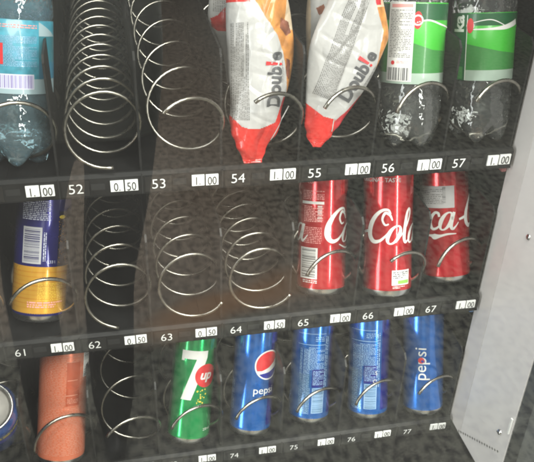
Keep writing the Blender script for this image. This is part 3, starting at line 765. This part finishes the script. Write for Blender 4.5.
def double_art(size):
    """the word with a slanted red bar and dot for its l; returns dark and red art"""
    a = text2d('Doub', size, 'LEFT', .03); w1 = max(x for x, y in a[0])
    bar = poly([(w1 + size * .12, size * .30), (w1 + size * .30, size * .26), (w1 + size * .36, size * 1.12), (w1 + size * .06, size * 1.12)])
    dot = disc(w1 + size * .2, size * .06, size * .1, n=14)
    e_ = text2d('e', size, 'LEFT', .03)
    return join(a, xf(e_, w1 + size * .48)), join(bar, dot)

edge = smooth_edge([(-30, 229, 279), (0, 226, 288), (25, 226, 292), (50, 227, 294), (80, 229, 290), (100, 230.5, 284), (112, 230, 281), (119, 229, 281), (127, 230.5, 279.5), (135, 231.5, 276), (141, 235, 270), (148, 236.5, 266), (153, 240, 265), (159, 242.5, 262), (163, 244, 261.5), (167, 247.5, 257)])
B1 = Bag(edge, .006, 19, .017, 1.3)
def reg1(px, py):
    if py < 3 and px < 247: return 'film_red'
    if py > 124 + 4 * math.sin((px - 236) * .1) + max(0, 240 - px) * -.6: return 'film_red'
    if px > 270 + (132 - py) * .32 and py > 96 and px > 268: return 'film_darkred' if px > 279 else 'film_red'
    P = [(250, -40), (251, 0), (262, 18), (274, 36), (280, 52), (283, 70), (286, 96), (300, 96), (300, -40)]
    if inside((px, py), P):
        if inside((px, py), [(278, 18), (287, 22), (290, 33), (284, 36), (277, 28)]) or inside((px, py), [(283, 58), (288, 60), (287, 80), (283, 74)]): return 'film_brown'
        if px > 281 + (40 - py) * .1 and py < 30: return 'film_cream'
        return 'film_orange'
    return 'film_white'
bg = empty('snack_bag', (.02, .03, ZR[1] + FLOOR_UP))
tag(bg, 'white and red pastry bag standing upright in its spiral, left of the two lettered bags', 'snack bag')
mb = B1.build(None, reg1)
fp = fine_print(0, 0, 96, 17, 1.9, .5, 121)
bag_text(mb, B1, (247.5, 119), (-.02, -1), fp, 'fine_grey', .0004)
dk, rd = double_art(14)
bag_text(mb, B1, (276.5, 106), (.03, -1), xf(dk, 0, 0, 0, 1, .92), 'text_grey'); bag_text(mb, B1, (276.5, 106), (.03, -1), xf(rd, 0, 0, 0, 1, .92), 'logo_red')
bag_text(mb, B1, (280.5, 82), (.03, -1), fine_print(0, 0, 22, 3, 1.5, .45, 122), 'fine_grey', .0004)
bag_text(mb, B1, (270.5, 140), (.55, -1), rect(0, 0, 34, .9), 'film_white', .0005)
o = mb.build('bag_film'); o.parent = bg; o.location = -bg.location

edge = smooth_edge([(-22, 336, 379), (5, 326, 384), (20, 319, 387), (37, 312.5, 388.5), (50, 309, 384), (70, 307, 375), (90, 306, 364), (105, 305.5, 353.5), (118, 305, 344), (126, 304.5, 339), (132, 306.5, 333), (137, 306.5, 331), (142, 310, 325), (147, 313, 321)])
B2 = Bag(edge, .013, 10, .0115, 5.1)
def reg2(px, py):
    if py > 103 + (px - 306) * .75 and px < 322 or (px >= 322 and py > 115 + (px - 322) * .28 and px < 334): return 'film_red'
    if px >= 331 and py > 118 - (px - 334) * 1.0 + 2: return 'film_darkred'
    if inside((px, py), [(372, -30), (373, 0), (376, 14), (382, 30), (376, 62), (374.5, 68), (400, 60), (400, -30)]):
        if py < 4 and px < 379: return 'film_darkred'
        if py < 6: return 'film_cream'
        return 'film_orange'
    return 'film_white'
bg2 = empty('snack_bag', (.10, .03, ZR[1] + FLOOR_UP))
tag(bg2, 'white and red pastry bag tilted to the right in its spiral, above number 55', 'snack bag')
mb = B2.build(None, reg2)
dn = Vector((.36, -1)).normalized()
bag_text(mb, B2, (333, 100), (dn.x, dn.y), fine_print(0, 2, 116, 24, 1.9, .5, 131), 'fine_grey', .0004)
dk, rd = double_art(14); dn = Vector((.62, -1)).normalized()
bag_text(mb, B2, (345.5, 100.5), (dn.x, dn.y), xf(dk, 0, 0, 0, 1, .94), 'text_grey'); bag_text(mb, B2, (345.5, 100.5), (dn.x, dn.y), xf(rd, 0, 0, 0, 1, .94), 'logo_red')
bag_text(mb, B2, (362, 88), (dn.x, dn.y), fine_print(0, 0, 26, 3.4, 1.6, .45, 132), 'fine_grey', .0004)
bag_text(mb, B2, (331.5, 131), (.12, -1), rect(0, 0, 13, .9), 'film_white', .0005); bag_text(mb, B2, (333.5, 118), (.95, -.85), rect(0, 0, 22, .9), 'film_white', .0005)
o = mb.build('bag_film'); o.parent = bg2; o.location = -bg2.location

# bags standing behind them
edge = smooth_edge([(-40, 215, 280), (0, 209, 280), (18, 208, 280), (30, 213, 278), (42, 219, 270), (60, 224, 262), (90, 228, 258)])
B3 = Bag(edge, .085, 15, .016, 9.2)
def reg3(px, py):
    if inside((px, py), [(210, 18), (216, 15), (231, -3), (240, -8), (240, 30), (217, 31), (211, 26)]): return 'film_red'
    return 'film_white'
bg3 = empty('snack_bag', (-.01, .1, ZR[1] + FLOOR_UP)); tag(bg3, 'white bag with a red patch standing behind the upright lettered bag', 'snack bag')
mb = B3.build(None, reg3, nx=120, ny=160)
bag_text(mb, B3, (224, 12), (.05, -1), fine_print(0, 0, 40, 13, 2, .4, 141), 'fine_grey', .0004)
o = mb.build('bag_film'); o.parent = bg3; o.location = -bg3.location
edge = smooth_edge([(-40, 316, 360), (-10, 309, 356), (10, 306.5, 352), (30, 306, 346), (50, 306.5, 340), (75, 307.5, 334), (95, 309, 330)])
B4 = Bag(edge, .085, 15, .016, 3.7)
bg4 = empty('snack_bag', (.06, .1, ZR[1] + FLOOR_UP)); tag(bg4, 'pale bag with dark lettering standing behind the tilted bag', 'snack bag')
mb = B4.build(None, lambda px, py: 'film_brown' if inside((px, py), [(313, 8), (320, 4), (322, 10), (316, 15)]) else ('film_cream' if px < 309 else 'film_white'), nx=120, ny=160)
bag_text(mb, B4, (318, 52), (.3, -1), text2d('Double', 9, 'LEFT', .02), 'text_grey')
o = mb.build('bag_film'); o.parent = bg4; o.location = -bg4.location

# ------------------------------------------------------------------ the photographer in front of the glass (seen mirrored in it)
def skin(name, joints, bones, root, sub=2, mats=('cloth',)):
    me = bpy.data.meshes.new(name); me.from_pydata([j[:3] for j in joints], bones, [])
    o = link(name, me); md = o.modifiers.new('skin', 'SKIN'); md.use_smooth_shade = True
    for i, j in enumerate(joints):
        sv = me.skin_vertices[0].data[i]; sv.radius = (j[3], j[4] if len(j) > 4 else j[3]); sv.use_root = (i == root)
    s2 = o.modifiers.new('sub', 'SUBSURF'); s2.levels = sub; s2.render_levels = sub
    dg = bpy.context.evaluated_depsgraph_get(); dg.update()
    ev = o.evaluated_get(dg); m2 = bpy.data.meshes.new_from_object(ev); m2.name = name
    bpy.data.objects.remove(o)
    return m2
M['trousers'] = mat('black_trouser_cloth', (.006, .006, .007), .9, noise_amt=.3, noise_scale=60)
M['jacket'] = mat('pale_grey_green_jacket', (.56, .58, .53), .85, noise_amt=.08, noise_scale=30)
M['skin'] = mat('skin', (.42, .25, .18), .5, noise_amt=.08)
M['hair'] = mat('dark_hair', (.03, .02, .015), .6, noise_amt=.4, noise_scale=90)
M['shoe'] = mat('dark_shoe_leather', (.012, .012, .012), .5)
M['phone'] = mat('black_phone', (.01, .01, .012), .15)
PX, PY = -.075, -1.035
hands = []
J = [(.0, 0, .90, .185, .105),      # 0 pelvis
     (.0, .01, 1.08, .188, .10), (0, 0, 1.25, .18, .11), (0, -.01, 1.38, .13, .085), (0, -.005, 1.47, .052, .055), (0, .03, 1.545, .055, .065), (0, .04, 1.62, .075, .092), (0, .03, 1.69, .07, .085)]
E_ = [(0, 1), (1, 2), (2, 3), (3, 4), (4, 5), (5, 6), (6, 7)]
LEG = {-1: ((-.082, .075), (-.140, .054), (-.145, .050)), 1: ((.092, .075), (.030, .054), (.012, .050))}
for sx in (-1, 1):
    hip = len(J); (hx, hr), (kx, kr), (ank, ar) = LEG[sx]
    J += [(hx, 0, .83, hr, .082), (kx, .012, .47, kr, .060), (ank, -.01, .09, ar, .056), (ank, .08, .035, .042, .028), (ank, .15, .028, .036, .022)]
    E_ += [(0, hip), (hip, hip + 1), (hip + 1, hip + 2), (hip + 2, hip + 3), (hip + 3, hip + 4)]
    sh = len(J)
    J += [(.185 * sx, -.01, 1.36, .052), (.235 * sx, .03, 1.12, .042), (.145 * sx - .0 + .03, .22, 1.30, .032), (.085 * sx + .06, .345, 1.405, .024)]
    E_ += [(3, sh), (sh, sh + 1), (sh + 1, sh + 2), (sh + 2, sh + 3)]
    w = sh + 3
    base = Vector(J[w][:3]); 
    palm = base + Vector((-.02 * sx, .035, .035)); pi = len(J)
    J.append((*palm, .026, .014)); E_.append((w, pi))
    for fi, (dz, L) in enumerate(((.034, .068), (.012, .075), (-.010, .070), (-.030, .055))):
        k0 = len(J); r_ = .0085
        p1 = palm + Vector((-.012 * sx, .018, dz)); p2 = p1 + Vector((-.022 * sx, .010, .002)) * (L / .07); p3 = p2 + Vector((-.026 * sx, -.008, 0)) * (L / .07)
        J += [(*p1, r_), (*p2, r_ * .92), (*p3, r_ * .8)]; E_ += [(pi, k0), (k0, k0 + 1), (k0 + 1, k0 + 2)]
    k0 = len(J); p1 = palm + Vector((-.010 * sx, -.018, .022)); p2 = p1 + Vector((-.022 * sx, -.006, .018))
    J += [(*p1, .010), (*p2, .0085)]; E_ += [(pi, k0), (k0, k0 + 1)]
me = skin('person', J, E_, 0)
for q in ('jacket', 'trousers', 'skin', 'shoe'): me.materials.append(M[q])
bm = bmesh.new(); bm.from_mesh(me)
for zc in (.075, .83, 1.46):
    bmesh.ops.bisect_plane(bm, geom=bm.verts[:] + bm.edges[:] + bm.faces[:], plane_co=(0, 0, zc), plane_no=(0, 0, 1))
bm.to_mesh(me); bm.free()
for p in me.polygons:
    c = p.center; i = 0
    if c.z < .83: i = 1
    if c.z < .075: i = 3
    if c.z > 1.46 or (c.y > .285 and c.z > 1.2): i = 2
    if c.z > 1.40 and c.y > .29: i = 2
    p.material_index = i; p.use_smooth = True
per = link('person', me); per.location = (PX, PY, 0)
tag(per, 'person in black trousers and pale grey jacket taking the picture, mirrored in the glass', 'person')
# hair cap as a child
hb = MB(); vs = []; n = 28; k = 12
for j in range(k + 1):
    ph = math.radians(90 - 100 * j / k)
    for i in range(n):
        a = 2 * math.pi * i / n
        fx = .088 * math.cos(ph) * math.cos(a); fy = .108 * math.cos(ph) * math.sin(a)
        zz = .112 * math.sin(ph)
        if fy > .04: zz = max(zz, .045)
        vs.append((fx, fy + .028, 1.665 + zz + .004 * noise.noise(Vector((fx * 60, fy * 60, zz * 60)))))
hb.add(vs, [(j * n + i, j * n + (i + 1) % n, (j + 1) * n + (i + 1) % n, (j + 1) * n + i) for j in range(k) for i in range(n)], 'hair', True)
hb.build('hair', per)
for sx in (-1, 1):
    eb = MB(); vs = []
    for j in range(7):
        for i in range(12):
            a, e2 = 2 * math.pi * i / 12, math.pi * j / 6
            vs.append((.031 * sx + .011 * math.sin(e2) * math.cos(a), .118 + .010 * math.sin(e2) * math.sin(a), 1.632 + .007 * math.cos(e2)))
    eb.add(vs, [(j * 12 + i, j * 12 + (i + 1) % 12, (j + 1) * 12 + (i + 1) % 12, (j + 1) * 12 + i) for j in range(6) for i in range(12)], 'print_white', True)
    eb.add([(.031 * sx + .004 * math.cos(2 * math.pi * i / 12), .1285, 1.632 + .004 * math.sin(2 * math.pi * i / 12)) for i in range(12)], [tuple(range(12))], 'ink')
    eb.build('eye', per)
nb = MB(); nb.add([(-.012, .115, 1.60), (.012, .115, 1.60), (0, .145, 1.597), (-.006, .118, 1.645), (.006, .118, 1.645)], [(0, 1, 2), (0, 2, 3), (1, 4, 2), (2, 4, 3)], 'skin', True)
nb.build('nose', per)
nb = MB(); tube(nb, [(-.022, .108, 1.573), (-.01, .117, 1.571), (.01, .117, 1.571), (.022, .108, 1.573)], .004, 'film_red', 8); nb.build('mouth', per)
ph = MB(); ph.box(-.036, .036, -.075, .075, -.004, .004, 'phone'); ph.add([(-.03 + .009 * math.cos(a), .06 + .009 * math.sin(a), -.0046) for a in [2 * math.pi * i / 20 for i in range(20)]], [tuple(range(20))[::-1]], 'steel')
o = ph.build('smartphone', None, 0); m = Matrix((RIGHT, UP, BACK)).transposed().to_4x4(); m.translation = CAM + BACK * .035 - UP * .06 + RIGHT * .03; o.matrix_world = m
tag(o, 'black smartphone held up in front of the glass by the person', 'phone')

# ------------------------------------------------------------------ light
w = bpy.data.worlds.new('World'); scene.world = w; w.use_nodes = True
bgn = w.node_tree.nodes['Background']; bgn.inputs['Color'].default_value = (.97, 1, .99, 1); bgn.inputs['Strength'].default_value = .13
def lamp(name, loc, target, sx, sy, power, color=(1, 1, 1)):
    l = bpy.data.lights.new(name, 'AREA'); l.shape = 'RECTANGLE'; l.size = sx; l.size_y = sy; l.energy = power; l.color = color
    o = bpy.data.objects.new(name, l); COL.objects.link(o); o.location = loc
    o.rotation_euler = (Vector(target) - Vector(loc)).to_track_quat('-Z', 'Y').to_euler()
    return o
lamp('lamp_right', (1.10, -1.95, 2.25), (.2, 0, 2.25), .2, 2.3, 38, (1, .985, .96))
lamp('lamp_left', (-1.75, -1.15, 1.75), (.1, 0, 1.75), .55, 2.9, 54, (.97, .985, 1))
lamp('fill_overhead', (.5, -2.3, 3.4), (.3, -2.0, 0), 2.4, 1.6, 300, (1, .98, .93))  # added fill light for the floor that the glass mirrors
lamp('fill_above_machine', (-.1, -.42, 2.75), (-.08, -1.0, 1.2), 1.0, .25, 85, (1, .99, .96))  # added fill light, brightens the jacket mirrored in the glass

# ------------------------------------------------------------------ render settings
scene.view_settings.view_transform = 'Standard'; scene.view_settings.look = 'None'; scene.view_settings.gamma = 1
scene.view_settings.exposure = 0
scene.render.film_transparent = False
scene.cycles.max_bounces = 10; scene.cycles.transmission_bounces = 8; scene.cycles.transparent_max_bounces = 12
scene.cycles.caustics_reflective = False; scene.cycles.caustics_refractive = False
scene.cycles.filter_width = 2.4
